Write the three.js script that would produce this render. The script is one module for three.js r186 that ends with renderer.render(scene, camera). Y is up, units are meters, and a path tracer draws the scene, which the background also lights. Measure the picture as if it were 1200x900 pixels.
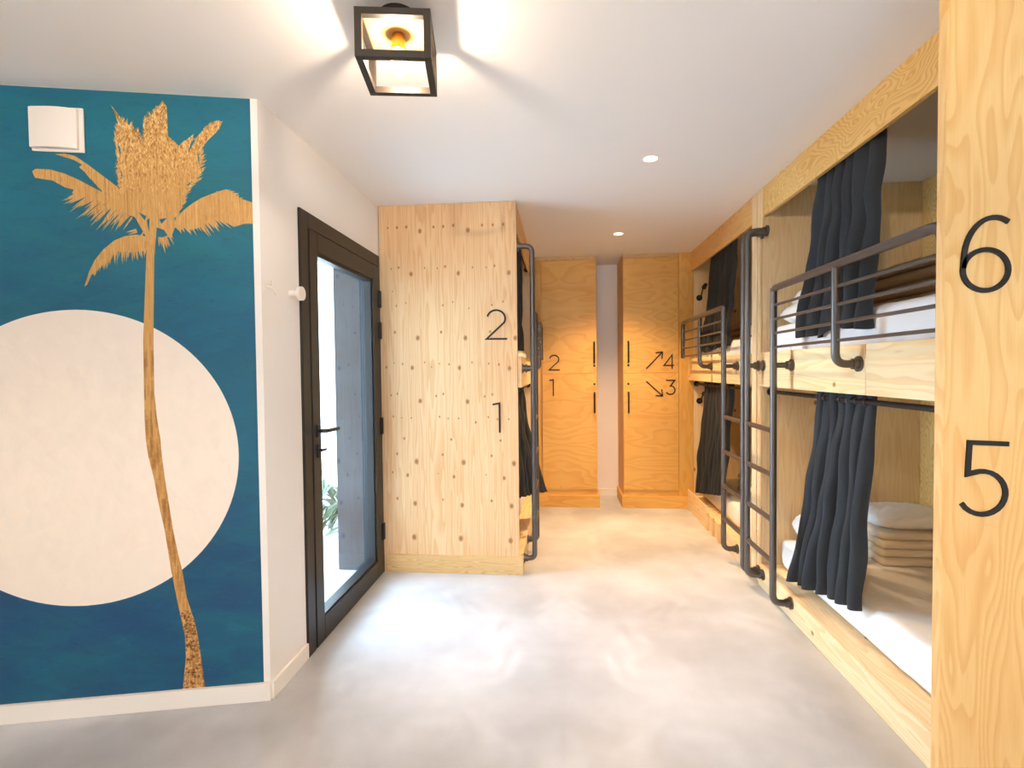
import * as THREE from 'three';
import { RoundedBoxGeometry } from 'three/addons/geometries/RoundedBoxGeometry.js';
import { mergeGeometries } from 'three/addons/utils/BufferGeometryUtils.js';
import { createNoise2D, createNoise3D } from 'simplex-noise';

// ------------------------------------------------------------------ camera, sky, exposure
const scene = new THREE.Scene();
const F = 610, YAW = 0.093, PITCH = -0.0273, ROLL = -0.0107, EYE = 1.4353;
const camera = new THREE.PerspectiveCamera(2 * Math.atan(450 / F) * 180 / Math.PI, 4 / 3, 0.05, 100);
camera.position.set(0, EYE, 0);
camera.rotation.set(PITCH, YAW, ROLL, 'YXZ');
camera.updateMatrixWorld(true);
scene.background = new THREE.Color(0.58, 0.78, 1.0);
scene.backgroundIntensity = 14.0;
const renderer = new THREE.WebGLRenderer({ antialias: true });
renderer.toneMapping = THREE.LinearToneMapping;
renderer.toneMappingExposure = 1.75;
renderer.shadowMap.enabled = true;

// ------------------------------------------------------------------ helpers
function mulberry(a) { return () => { a |= 0; a = a + 0x6D2B79F5 | 0; let t = Math.imul(a ^ a >>> 15, 1 | a); t = t + Math.imul(t ^ t >>> 7, 61 | t) ^ t; return ((t ^ t >>> 14) >>> 0) / 4294967296; }; }
const rnd = mulberry(11);
const n2 = createNoise2D(mulberry(5)), n3 = createNoise3D(mulberry(9));
const fbm = (x, y, o = 4) => { let s = 0, a = 0.5, f = 1; for (let i = 0; i < o; i++) { s += a * n2(x * f + i * 17.3, y * f - i * 9.1); a *= 0.5; f *= 2.03; } return s; };
const camR = new THREE.Matrix4().extractRotation(camera.matrixWorld);
// a photo pixel met with the plane axis = value (0 x, 1 y, 2 z)
function pix(px, py, axis, value) {
  const d = new THREE.Vector3((px - 600) / F, -(py - 450) / F, -1).applyMatrix4(camR), o = camera.position;
  const t = (value - o.getComponent(axis)) / d.getComponent(axis);
  return o.clone().addScaledVector(d, t);
}
function pixPlane(px, py, p0, n) {
  const d = new THREE.Vector3((px - 600) / F, -(py - 450) / F, -1).applyMatrix4(camR), o = camera.position;
  return o.clone().addScaledVector(d, p0.clone().sub(o).dot(n) / d.dot(n));
}
const taken = {};
const numbered = (n) => { const k = taken[n] = (taken[n] ?? -1) + 1; return k ? n + '_' + String(k).padStart(3, '0') : n; };
function clean(g) { g = g.index ? g.toNonIndexed() : g; for (const k of Object.keys(g.attributes)) if (!['position', 'normal', 'uv'].includes(k)) g.deleteAttribute(k); if (!g.attributes.uv) g.setAttribute('uv', new THREE.BufferAttribute(new Float32Array(g.attributes.position.count * 2), 2)); return g; }
function obj(name, geos, mat, parent = scene) {
  geos = (Array.isArray(geos) ? geos : [geos]).map(clean);
  const m = new THREE.Mesh(geos.length > 1 ? mergeGeometries(geos) : geos[0], mat);
  m.name = parent === scene ? numbered(name) : name;
  m.castShadow = m.receiveShadow = true;
  parent.add(m);
  return m;
}
function tag(o, label, category, group) { o.userData.label = label; o.userData.category = category; if (group) o.userData.group = group; return o; }
function structure(o, label, category) { o.userData.kind = 'structure'; o.userData.label = label; o.userData.category = category; return o; }
function thing(name, label, category, pos = [0, 0, 0], group) {
  const o = new THREE.Group(); o.name = numbered(name); o.position.set(...pos); scene.add(o); tag(o, label, category, group); return o;
}
// box by its limits, uv in metres; grain: axis (0,1,2) the v coordinate runs along
function bx(x0, x1, y0, y1, z0, z1, r = 0, grain = 1, off = [0, 0]) {
  const w = Math.abs(x1 - x0), h = Math.abs(y1 - y0), d = Math.abs(z1 - z0);
  const g = r ? new RoundedBoxGeometry(w, h, d, 1, Math.min(r, w / 2.1, h / 2.1, d / 2.1)) : new THREE.BoxGeometry(w, h, d);
  g.translate((x0 + x1) / 2, (y0 + y1) / 2, (z0 + z1) / 2);
  return planarUV(g, grain, off);
}
function planarUV(g, grain = 1, off = [0, 0]) {
  g = g.index ? g.toNonIndexed() : g;
  const p = g.attributes.position, uv = new Float32Array(p.count * 2), a = new THREE.Vector3(), b = new THREE.Vector3(), c = new THREE.Vector3();
  for (let i = 0; i < p.count; i += 3) {
    a.fromBufferAttribute(p, i); b.fromBufferAttribute(p, i + 1); c.fromBufferAttribute(p, i + 2);
    const n = b.clone().sub(a).cross(c.clone().sub(a)), ab = [Math.abs(n.x), Math.abs(n.y), Math.abs(n.z)], k = ab.indexOf(Math.max(...ab));
    const axes = [0, 1, 2].filter((t) => t !== k);
    let u = axes[0], v = axes[1];
    if (grain !== k) { v = grain; u = axes.find((t) => t !== grain); }
    [a, b, c].forEach((q, j) => { uv[(i + j) * 2] = q.getComponent(u) + off[0]; uv[(i + j) * 2 + 1] = q.getComponent(v) + off[1]; });
  }
  g.setAttribute('uv', new THREE.BufferAttribute(uv, 2));
  return g;
}
const V = (x, y, z) => new THREE.Vector3(x, y, z);
// tube through points with rounded corners of radius br
function pipe(pts, r, br = 0.04, seg = 10, closed = false) {
  const path = new THREE.CurvePath(), P = pts.map((p) => V(...p));
  let prev = P[0];
  for (let i = 1; i < P.length - 1; i++) {
    const d1 = P[i].clone().sub(P[i - 1]), d2 = P[i + 1].clone().sub(P[i]), b = Math.min(br, d1.length() * 0.49, d2.length() * 0.49);
    const s = P[i].clone().addScaledVector(d1.normalize(), -b), e = P[i].clone().addScaledVector(d2.normalize(), b);
    path.add(new THREE.LineCurve3(prev, s)); path.add(new THREE.QuadraticBezierCurve3(s, P[i], e)); prev = e;
  }
  path.add(new THREE.LineCurve3(prev, P[P.length - 1]));
  // sample each piece on its own so that bends stay round and straights cheap
  const q = [];
  path.curves.forEach((c) => { const n = c.isLineCurve3 ? 1 : 6; for (let i = q.length ? 1 : 0; i <= n; i++) q.push(c.getPoint(i / n)); });
  return sweep(q, r, seg);
}
function sweep(q, r, seg) {
  const pos = [], idx = []; let nrm = null;
  const tang = q.map((p, i) => (i === 0 ? q[1].clone().sub(p) : i === q.length - 1 ? p.clone().sub(q[i - 1]) : q[i + 1].clone().sub(p).normalize().add(p.clone().sub(q[i - 1]).normalize())).normalize());
  q.forEach((p, i) => {
    const t = tang[i];
    if (!nrm) nrm = (Math.abs(t.y) < 0.9 ? V(0, 1, 0) : V(1, 0, 0)).cross(t).normalize();
    nrm = nrm.clone().addScaledVector(t, -nrm.dot(t)).normalize();
    const bi = t.clone().cross(nrm), rr = typeof r === 'function' ? r(i / (q.length - 1)) : r;
    for (let k = 0; k < seg; k++) { const a = k / seg * 2 * Math.PI; const v = p.clone().addScaledVector(nrm, Math.cos(a) * rr).addScaledVector(bi, Math.sin(a) * rr); pos.push(v.x, v.y, v.z); }
  });
  for (let i = 0; i < q.length - 1; i++) for (let k = 0; k < seg; k++) { const a = i * seg + k, b = i * seg + (k + 1) % seg; idx.push(a, b, a + seg, b, b + seg, a + seg); }
  for (const [s, flip] of [[0, true], [q.length - 1, false]]) { const c = pos.length / 3; pos.push(q[s].x, q[s].y, q[s].z); for (let k = 0; k < seg; k++) { const a = s * seg + k, b = s * seg + (k + 1) % seg; flip ? idx.push(c, b, a) : idx.push(c, a, b); } }
  const g = new THREE.BufferGeometry();
  g.setAttribute('position', new THREE.Float32BufferAttribute(pos, 3)); g.setIndex(idx); g.computeVertexNormals();
  return g;
}
// flat bar of width w and depth d along a 2-d line; lies in the xy plane, from z = 0 to d
function stroke(pts, w, d) {
  const L = [], R = [];
  pts.forEach((p, i) => {
    const a = pts[Math.max(0, i - 1)], b = pts[Math.min(pts.length - 1, i + 1)];
    const d1 = new THREE.Vector2(p[0] - a[0], p[1] - a[1]).normalize(), d2 = new THREE.Vector2(b[0] - p[0], b[1] - p[1]).normalize();
    if (i === 0) d1.copy(d2); if (i === pts.length - 1) d2.copy(d1);
    const n1 = new THREE.Vector2(-d1.y, d1.x), n = new THREE.Vector2(-d1.y - d2.y, d1.x + d2.x).normalize(), k = w / 2 / Math.max(0.4, n.dot(n1));
    L.push(new THREE.Vector2(p[0] + n.x * k, p[1] + n.y * k)); R.push(new THREE.Vector2(p[0] - n.x * k, p[1] - n.y * k));
  });
  return new THREE.ExtrudeGeometry(new THREE.Shape([...L, ...R.reverse()]), { depth: d, bevelEnabled: false });
}
const arc = (cx, cy, rx, ry, a0, a1, n = 18) => Array.from({ length: n + 1 }, (_, i) => { const a = (a0 + (a1 - a0) * i / n) * Math.PI / 180; return [cx + rx * Math.cos(a), cy + ry * Math.sin(a)]; });
// thin round digits in a unit box: height 1
const glyph = {
  1: [[[-0.2, 0.93], [0.03, 0.97], [0.03, 0]]],
  2: [[...arc(0, 0.7, 0.3, 0.28, 165, -28), [-0.33, 0.03], [0.36, 0.03]]],
  3: [[[-0.28, 0.97], [0.3, 0.97], [0.0, 0.58], ...arc(0, 0.3, 0.31, 0.28, 80, -150)]],
  4: [[[0.3, 0.24], [-0.4, 0.24], [0.16, 0.98], [0.16, 0]]],
  5: [[[0.3, 0.965], [-0.18, 0.985], [-0.2, 0.56], ...arc(-0.02, 0.31, 0.29, 0.29, 112, -150)]],
  6: [[...arc(0.1, 0.42, 0.37, 0.56, 62, 178, 14), ...arc(0, 0.29, 0.28, 0.27, 180, 534, 30)]],
};
const digit = (n, x, y, z, h, w, parent, mat) => { const g = glyph[n].map((l) => stroke(l.map(([a, b]) => [a * h, b * h]), w, 0.006)); g.forEach((q) => q.translate(x, y, z)); return obj('digit', g, mat, parent); };
const arrow = (x0, y0, x1, y1, z, w, parent, mat) => {
  const a = Math.atan2(y1 - y0, x1 - x0), L = 0.07, p = (b) => [x1 + L * Math.cos(a + b), y1 + L * Math.sin(a + b)];
  const g = [stroke([[x0, y0], [x1, y1]], w, 0.006), stroke([p(2.45), [x1, y1], p(-2.45)], w, 0.006)];
  g.forEach((q) => q.translate(0, 0, z)); return obj('arrow', g, mat, parent);
};

// ------------------------------------------------------------------ textures
function dataTex(w, h, fn, srgb = true, mx = 1, my = 1) {
  const d = new Uint8Array(w * h * 4);
  for (let y = 0; y < h; y++) for (let x = 0; x < w; x++) { const c = fn(x / w, y / h), i = (y * w + x) * 4; d[i] = c[0]; d[i + 1] = c[1]; d[i + 2] = c[2]; d[i + 3] = 255; }
  const t = new THREE.DataTexture(d, w, h); t.wrapS = t.wrapT = THREE.MirroredRepeatWrapping; t.magFilter = THREE.LinearFilter; t.minFilter = THREE.LinearMipmapLinearFilter; t.generateMipmaps = true;
  if (srgb) t.colorSpace = THREE.SRGBColorSpace;
  t.repeat.set(1 / mx, 1 / my); t.needsUpdate = true; return t;
}
const mix = (a, b, t) => a.map((v, i) => Math.max(0, Math.min(255, v + (b[i] - v) * t)));
const sm = (a, b, x) => { x = Math.max(0, Math.min(1, (x - a) / (b - a))); return x * x * (3 - 2 * x); };
// plywood: contour lines of a stretched height field; tile of mx by my metres, v along the grain
function plyTex(seed, light, dark, { K = 9, su = 2.2, sv = 0.55, amt = 0.6, mx = 1.0, my = 2.0, fibre = 0.06, knots = [] } = {}) {
  return dataTex(512, 1024, (u, v) => {
    const X = u * mx, Y = v * my;
    let hgt = fbm(X * su + seed * 31.7, Y * sv + seed * 11.3, 3) + 0.05 * n2(X * 9 + seed, Y * 3) + X * 0.35;
    let kd = 0;
    for (const [kx, ky, kr] of knots) { const dx = (X - kx) / kr, dy = (Y - ky) / (kr * 1.35), q = dx * dx + dy * dy; if (q < 9) { hgt += 0.10 * Math.exp(-q); } if (q < 4) kd = Math.max(kd, 1 - sm(0.35, 1.15, Math.sqrt(q) + 0.18 * n2(X * 220, Y * 220))); }
    const s = hgt * K, f = s - Math.floor(s);
    const ring = sm(0.25, 0.92, f) * (1 - sm(0.92, 1.0, f));
    const fib = n2(X * 260 + seed, Y * 7) * fibre + n2(X * 90, Y * 2.2 + seed) * fibre * 0.8;
    const cloud = 0.16 * n2(X * 1.7 + seed * 3, Y * 0.8);
    let c = mix(light, dark, Math.max(0, ring * amt + fib + cloud + 0.12));
    if (kd) c = mix(c, [136, 78, 36], kd * 0.75);
    return c;
  }, true, mx, my);
}
const concreteTex = (seed, a, b, m, amp = 1) => dataTex(1024, 1024, (u, v) => {
  const X = u * m, Y = v * m, t = 0.5 + amp * (0.75 * fbm(X * 0.9 + seed, Y * 0.9, 5) + 0.22 * n2(X * 5 + 0.8 * n2(X * 2, Y * 2), Y * 3.1 + seed) * n2(X * 1.1 + 7, Y * 1.1)) + 0.035 * n2(X * 70, Y * 70);
  return mix(a, b, t);
}, true, m, m);
const rough = (seed, lo, hi, m, f = 1.4) => dataTex(256, 256, (u, v) => { const t = lo + (hi - lo) * (0.5 + 0.6 * fbm(u * m * f + seed, v * m * f, 4)); const k = Math.max(0, Math.min(255, t * 255)); return [k, k, k]; }, false, m, m);
const cloth = dataTex(256, 256, (u, v) => { const k = 128 + 50 * fbm(u * 6, v * 6, 3) + 30 * Math.sin(u * 400) * Math.sin(v * 400); return [k, k, k]; }, false, 0.5, 0.5);

const std = (o) => new THREE.MeshStandardMaterial({ roughness: 0.6, metalness: 0, ...o });
const ply = (tex, o = {}) => new THREE.MeshPhysicalMaterial({ map: tex, roughness: 0.5, clearcoat: 0.12, clearcoatRoughness: 0.35, ...o });
const M = {};
M.white = std({ color: 0xefe9e2, roughness: 0.85 });
M.ceiling = std({ color: 0xf2eeea, roughness: 0.9 });
M.base = std({ color: 0xefe8de, roughness: 0.5 });
M.floor = std({ map: concreteTex(3, [210, 211, 215], [172, 172, 175], 4.2, 1.15), roughnessMap: rough(2, 0.28, 0.5, 3), roughness: 1 });
M.concrete = std({ map: concreteTex(8, [76, 82, 88], [48, 53, 59], 1.4, 1.2), roughness: 0.85 });
M.plyAmber = ply(plyTex(1, [241, 200, 132], [212, 144, 68], { K: 7, su: 3.0, sv: 0.42, amt: 0.29, fibre: 0.06 }));
M.plyBeam = ply(plyTex(2, [236, 198, 126], [204, 146, 66], { K: 12, su: 3.0, sv: 1.0, amt: 0.5, fibre: 0.04 }));
M.plyLocker = ply(plyTex(3, [230, 180, 92], [200, 136, 50], { K: 5, su: 1.9, sv: 0.45, amt: 0.3 }));
M.plyInner = ply(plyTex(4, [243, 218, 174], [224, 182, 122], { K: 5, su: 4.2, sv: 0.28, amt: 0.36, knots: [[0.3, 0.5, 0.02], [0.7, 1.3, 0.022], [0.15, 1.5, 0.014], [0.55, 0.9, 0.016]] }));
M.pine = ply(plyTex(5, [243, 218, 174], [224, 182, 122], { K: 6, su: 3.2, sv: 0.22, amt: 0.45, knots: [[0.07, 0.32, 0.012], [0.3, 0.9, 0.01], [0.55, 1.4, 0.013], [0.75, 0.5, 0.011]] }));
M.pineEdge = ply(plyTex(6, [226, 190, 134], [186, 138, 78], { K: 26, su: 4, sv: 0.2, amt: 0.5 }));
M.metal = std({ color: 0x66625f, roughness: 0.36, metalness: 0.7 });
M.black = std({ color: 0x0b0b0c, roughness: 0.5 });
M.frame = std({ color: 0x2b2827, roughness: 0.38, metalness: 0.35 });
M.gasket = std({ color: 0x0c0c0d, roughness: 0.7 });
M.glass = new THREE.MeshPhysicalMaterial({ color: 0xf2fbff, roughness: 0.0, transmission: 1, thickness: 0, ior: 1.5, side: THREE.DoubleSide });
M.curtain = new THREE.MeshPhysicalMaterial({ color: 0x24282d, roughness: 0.85, sheen: 0.5, sheenRoughness: 0.5, sheenColor: new THREE.Color(0x59636e), side: THREE.DoubleSide, bumpMap: cloth, bumpScale: 0.0015 });
M.sheet = std({ color: 0xf3f1ef, roughness: 0.85, bumpMap: cloth, bumpScale: 0.004 });
M.pillow = std({ color: 0xf4f0ea, roughness: 0.85, bumpMap: cloth, bumpScale: 0.006 });
M.duvet = std({ color: 0xe4d6c0, roughness: 0.9, bumpMap: cloth, bumpScale: 0.006 });
M.duvetBrown = std({ color: 0xb79c78, roughness: 0.9, bumpMap: cloth, bumpScale: 0.006 });

// ------------------------------------------------------------------ key planes (metres)
const H = 2.6, XL = -1.2778, XR = 1.3186, XB = 1.2921, ZP = -3.6056, ZK = -5.44, XW = 2.307, ZN = -1.60;
const WT = 0.33;                    // outer wall with the door
const DZ0 = -3.60, DZ1 = -2.466, DH = 2.247;

// ------------------------------------------------------------------ shell
structure(obj('floor', bx(-3.2, 2.5, -0.15, 0, -6.3, 2.6), M.floor), 'polished light grey concrete floor', 'floor');
structure(obj('ceiling', bx(-3.2, 2.5, H, H + 0.15, -6.3, 2.6), M.ceiling), 'smooth white plaster ceiling', 'ceiling');
structure(obj('wall_left', [bx(XL - WT, XL, 0, H, DZ1, -2.14), bx(XL - WT, XL, DH, H, DZ0 - 0.02, DZ1), bx(XL - WT, XL, 0, H, -6.3, DZ0 - 0.02)], M.white), 'white plaster wall around the glazed door', 'wall');
// concrete reveal of the opening, outside the door frame
structure(obj('trim_1', [bx(XL - WT - 0.004, XL - 0.075, 0, DH, DZ0 - 0.024, DZ0 - 0.004), bx(XL - WT - 0.004, XL - 0.075, 0, DH, DZ1 + 0.004, DZ1 + 0.02), bx(XL - WT - 0.004, XL - 0.075, DH - 0.016, DH + 0.004, DZ0, DZ1)], M.concrete), 'grey concrete reveal outside the glazed door', 'reveal');
const MA = 13 * Math.PI / 180, MC = V(XL, 0, -2.14), MD = V(-Math.cos(MA), 0, Math.sin(MA)), MN = V(Math.sin(MA), 0, Math.cos(MA));
function alongMural(s0, s1, y0, y1, d0, d1, r = 0) { // s metres from the corner, d out of the wall
  const g = bx(-s1, -s0, y0, y1, d0, d1, r); g.rotateY(MA); g.translate(MC.x, 0, MC.z); return g;
}
structure(obj('wall_corner', alongMural(0, 2.1, 0, H, -0.15, 0), M.white), 'white wall carrying the palm mural', 'wall');
structure(obj('wall_back', bx(-3.2, 2.5, 0, H, -6.1, -5.95), M.white), 'white wall in the gap between the lockers', 'wall');
structure(obj('wall_right', bx(XW + 0.02, XW + 0.17, 0, H, -6.1, 2.5), M.white), 'white wall behind the bunks', 'wall');
const WX0 = 0.25, WX1 = 1.35, WY0 = 0.95, WY1 = 1.95;   // window that lights the near floor, the mural and the end panels
structure(obj('wall_rear', [bx(-3.2, WX0, 0, H, 2.4, 2.55), bx(WX1, 2.5, 0, H, 2.4, 2.55), bx(WX0, WX1, 0, WY0, 2.4, 2.55), bx(WX0, WX1, WY1, H, 2.4, 2.55)], M.white), 'white wall with the window behind the viewpoint', 'wall');
{
  const w = new THREE.Group(); w.name = 'window_1'; scene.add(w); structure(w, 'dark framed window behind the viewpoint', 'window');
  obj('window_frame', [bx(WX0, WX1, WY0, WY0 + 0.05, 2.44, 2.5, 0.003), bx(WX0, WX1, WY1 - 0.05, WY1, 2.44, 2.5, 0.003), bx(WX0, WX0 + 0.05, WY0 + 0.05, WY1 - 0.05, 2.44, 2.5, 0.003), bx(WX1 - 0.05, WX1, WY0 + 0.05, WY1 - 0.05, 2.44, 2.5, 0.003)], M.frame, w);
  const pg = new THREE.PlaneGeometry(WX1 - WX0 - 0.1, WY1 - WY0 - 0.1); pg.rotateY(Math.PI); pg.translate((WX0 + WX1) / 2, (WY0 + WY1) / 2, 2.47); obj('pane', pg, M.glass, w);
}
structure(obj('wall_far_left', bx(-3.2, -3.05, 0, H, -2.3, 2.5), M.white), 'white side wall beyond the palm mural', 'wall');
structure(obj('baseboard_corner', alongMural(-0.003, 1.95, 0, 0.078, 0, 0.014, 0.003), M.base), 'white baseboard under the palm mural', 'baseboard');
structure(obj('baseboard_left', bx(XL, XL + 0.014, 0, 0.078, DZ1 + 0.002, -2.14, 0.003), M.base), 'white baseboard between mural and door', 'baseboard');
structure(obj('baseboard_back', bx(0.37, 0.68, 0, 0.078, -5.95, -5.936, 0.003), M.base), 'white baseboard between the lockers', 'baseboard');

// ------------------------------------------------------------------ glazed door
{
  const d = new THREE.Group(); d.name = 'door_1'; scene.add(d); structure(d, 'dark grey aluminium door with one tall glass pane', 'door');
  const x1 = XL + 0.012, x0 = XL - 0.07, z0 = DZ0 + 0.006, z1 = DZ1 - 0.002, y1 = DH - 0.002;
  const fw = 0.078;
  obj('frame', [bx(x0, x1, 0, y1, z0, z0 + fw * 0.6, 0.003), bx(x0, x1, 0, y1, z1 - fw, z1, 0.003), bx(x0, x1, y1 - fw, y1, z0 + fw * 0.6, z1 - fw, 0.003)], M.frame, d);
  obj('seal', [bx(x0 + 0.01, x1 - 0.012, 0.01, y1 - fw, z0 + fw * 0.6, z0 + fw * 0.6 + 0.008), bx(x0 + 0.01, x1 - 0.012, 0.01, y1 - fw, z1 - fw - 0.008, z1 - fw), bx(x0 + 0.01, x1 - 0.012, y1 - fw - 0.008, y1 - fw, z0 + fw * 0.6, z1 - fw)], M.gasket, d);
  const a0 = z0 + fw * 0.6 + 0.006, a1 = z1 - fw - 0.006, t = y1 - fw - 0.006, lx1 = x1 + 0.004, st = 0.088, br = 0.118;
  obj('leaf', [bx(x0, lx1, 0.006, t, a0, a0 + st, 0.003), bx(x0, lx1, 0.006, t, a1 - st, a1, 0.003), bx(x0, lx1, t - 0.1, t, a0 + st, a1 - st, 0.003), bx(x0, lx1, 0.006, 0.006 + br, a0 + st, a1 - st, 0.003)], M.frame, d);
  // glazing beads step back towards the pane
  obj('glazing_bead', [bx(x0 + 0.02, lx1 - 0.012, br, t - 0.1, a0 + st, a0 + st + 0.016, 0.003), bx(x0 + 0.02, lx1 - 0.012, br, t - 0.1, a1 - st - 0.016, a1 - st, 0.003), bx(x0 + 0.02, lx1 - 0.012, t - 0.116, t - 0.1, a0 + st, a1 - st, 0.003), bx(x0 + 0.02, lx1 - 0.012, br, br + 0.016, a0 + st, a1 - st, 0.003)], M.frame, d);
  const pane = new THREE.PlaneGeometry(a1 - a0 - 2 * st, t - 0.1 - br); pane.rotateY(Math.PI / 2); pane.translate(x0 + 0.036, (br + t - 0.1) / 2, (a0 + a1) / 2);
  obj('pane', pane, M.glass, d);
  // handle, cylinder with thumb turn
  const hz = a1 - 0.046, hy = 1.128;
  const hd = obj('handle', [bx(lx1, lx1 + 0.009, hy - 0.034, hy + 0.034, hz - 0.016, hz + 0.016, 0.003), pipe([[lx1, hy, hz], [lx1 + 0.052, hy, hz], [lx1 + 0.052, hy - 0.002, hz - 0.135]], 0.0105, 0.018, 10)], M.black, d);
  obj('lock', [bx(lx1, lx1 + 0.009, hy - 0.14, hy - 0.07, hz - 0.014, hz + 0.014, 0.003), pipe([[lx1, hy - 0.1, hz], [lx1 + 0.03, hy - 0.1, hz]], 0.008), bx(lx1 + 0.026, lx1 + 0.034, hy - 0.107, hy - 0.093, hz - 0.035, hz + 0.02, 0.003)], M.black, d);
  for (const y of [1.94, 1.72, 1.05, 0.3]) obj('hinge', [bx(XL, XL + 0.028, y - 0.06, y + 0.06, z0 + 0.012, z0 + 0.05, 0.006)], M.black, d);
  obj('threshold', bx(x0 - 0.02, x1 - 0.005, 0, 0.006, z0 + fw * 0.6, z1 - fw), M.frame, d);
}

// ------------------------------------------------------------------ palm mural (flat printed wallpaper)
{
  const W = 1.9, S0 = 0.028, Y0 = 0.08, Hm = H - Y0 - 0.002, PX = 1000;
  const cw = Math.round(W * PX), chh = 2048, ky = chh / Hm, kx = cw / W;
  const cv = document.createElement('canvas'); cv.width = cw; cv.height = chh;
  const c = cv.getContext('2d');
  const P0 = V(MC.x, 0, MC.z).addScaledVector(MN, 0.001);
  const P = (px, py) => { const h = pixPlane(px, py, P0, MN), s = h.clone().sub(P0).dot(MD); return [(W - (s - S0)) * kx, (H - 0.002 - h.y) * ky]; };
  c.fillStyle = '#0a5f78'; c.fillRect(0, 0, cw, chh);
  const poly = (pts) => { c.beginPath(); pts.forEach((p, i) => { const q = P(...p); i ? c.lineTo(...q) : c.moveTo(...q); }); c.closePath(); c.fill(); };
  // washes of dye, brushed: teal above, navy below
  const r2 = mulberry(77);
  for (let i = 0; i < 900; i++) {
    const y = r2() * chh, t = y / chh, x = r2() * cw, w = 60 + r2() * 260, h = 8 + r2() * 60;
    const base = t < 0.35 + 0.25 * (r2() - 0.5) ? [4 + r2() * 8, 98 + r2() * 24, 122 + r2() * 18] : t < 0.68 + 0.2 * (r2() - 0.5) ? [5, 80 + r2() * 20, 112 + r2() * 18] : [8 + r2() * 8, 58 + r2() * 16, 100 + r2() * 18];
    c.fillStyle = `rgba(${base.map(Math.round)},0.16)`; c.save(); c.translate(x, y); c.rotate((r2() - 0.5) * 0.8); c.beginPath(); c.ellipse(0, 0, w, h, 0, 0, 7); c.fill(); c.restore();
  }
  for (let i = 0; i < 5000; i++) { c.fillStyle = r2() < 0.5 ? 'rgba(40,140,150,0.10)' : 'rgba(2,30,52,0.12)'; c.fillRect(r2() * cw, r2() * chh, 2 + r2() * 26, 1 + r2() * 3); }
  for (let i = 0; i < 90; i++) { c.fillStyle = 'rgba(120,180,185,0.22)'; const y = chh * (0.62 + 0.36 * r2()); c.fillRect(r2() * cw, y, 2 + r2() * 4, 2 + r2() * 3); }
  // the pale disc: a true circle on the wall
  const ct = P(96, 363), cb = P(97, 710), cr = P(280, 537), cy = (ct[1] + cb[1]) / 2, ry = (cb[1] - ct[1]) / 2, rx = ry * kx / ky, cxx = cr[0] - rx;
  c.fillStyle = '#f2e4d4'; c.beginPath(); c.ellipse(cxx, cy, rx, ry, 0, 0, 7); c.fill();
  for (let i = 0; i < 700; i++) { c.fillStyle = r2() < 0.5 ? 'rgba(250,240,226,0.06)' : 'rgba(216,192,164,0.03)'; const a = r2() * 7, q = Math.sqrt(r2()) * 0.93; c.beginPath(); c.ellipse(cxx + Math.cos(a) * q * rx, cy + Math.sin(a) * q * ry, 10 + r2() * 60, 4 + r2() * 20, r2() * 3, 0, 7); c.fill(); }
  // gold palm, cut out of a foil sheet
  const foil = document.createElement('canvas'); foil.width = cw; foil.height = chh; const f = foil.getContext('2d');
  const z5 = (X, Y) => [20 + X / 3.6, 100 + Y / 3.6];
  const pathOn = (pts) => { f.beginPath(); pts.forEach((p, i) => { const q = P(...p); i ? f.lineTo(...q) : f.moveTo(...q); }); f.closePath(); f.fill(); };
  f.fillStyle = '#fff'; f.strokeStyle = '#fff'; f.lineCap = 'round';
  pathOn([[392, 78], [412, 102], [440, 140], [470, 165], [505, 205], [532, 240], [536, 185], [560, 130], [590, 100], [615, 64], [632, 92], [638, 215], [662, 235], [682, 255], [712, 232], [748, 204], [728, 262], [722, 285], [762, 215], [800, 172], [845, 150], [868, 152], [852, 188], [806, 232], [770, 280], [762, 300], [768, 345], [758, 395], [716, 420], [735, 442], [700, 462], [716, 492], [684, 520], [664, 560], [668, 600], [640, 640], [620, 610], [590, 600], [580, 720], [552, 720], [545, 640], [500, 560], [470, 520], [452, 470], [436, 430], [446, 380], [428, 320], [438, 270], [416, 220], [426, 160], [410, 110]].map((p) => z5(...p)));
  const curve = (pts) => new THREE.CatmullRomCurve3(pts.map((p) => V(p[0], p[1], 0)));
  // leaflets: thin blades leaving a spine towards (ax, ay), L0..L1 long
  const blades = (spine, n, ang, L0, L1, w, seed, t0 = 0, t1 = 1) => {
    const r = mulberry(seed), S = curve(spine);
    for (let i = 0; i < n; i++) {
      const t = t0 + (t1 - t0) * (i + r() * 0.6) / n, p = S.getPoint(Math.min(1, t)), a = (ang(t) + (r() - 0.5) * 16) * Math.PI / 180, L = (L0 + (L1 - L0) * r()) * (0.45 + 0.65 * Math.sin(Math.PI * Math.min(1, 0.1 + 0.85 * t))), b = w * (0.6 + 0.7 * r());
      const nx = -Math.sin(a), ny = Math.cos(a), mx = p.x + Math.cos(a) * L * 0.5, my = p.y + Math.sin(a) * L * 0.5;
      pathOn([z5(p.x + nx * b, p.y + ny * b), z5(mx + nx * b * 0.75, my + ny * b * 0.75), z5(p.x + Math.cos(a) * L, p.y + Math.sin(a) * L), z5(mx - nx * b * 0.75, my - ny * b * 0.75), z5(p.x - nx * b, p.y - ny * b)]);
    }
  };
  const Z = (a) => a.map((p) => z5(...p));
  // upper left frond
  pathOn(Z([[160, 290], [200, 288], [245, 298], [300, 335], [350, 372], [400, 410], [450, 450], [480, 500], [520, 560], [470, 520], [420, 480], [380, 455], [330, 410], [290, 370], [262, 345], [275, 335], [240, 315], [200, 303]]));
  blades([[270, 340], [330, 400], [400, 460], [480, 520]], 30, () => 62, 26, 54, 4, 3);
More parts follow.
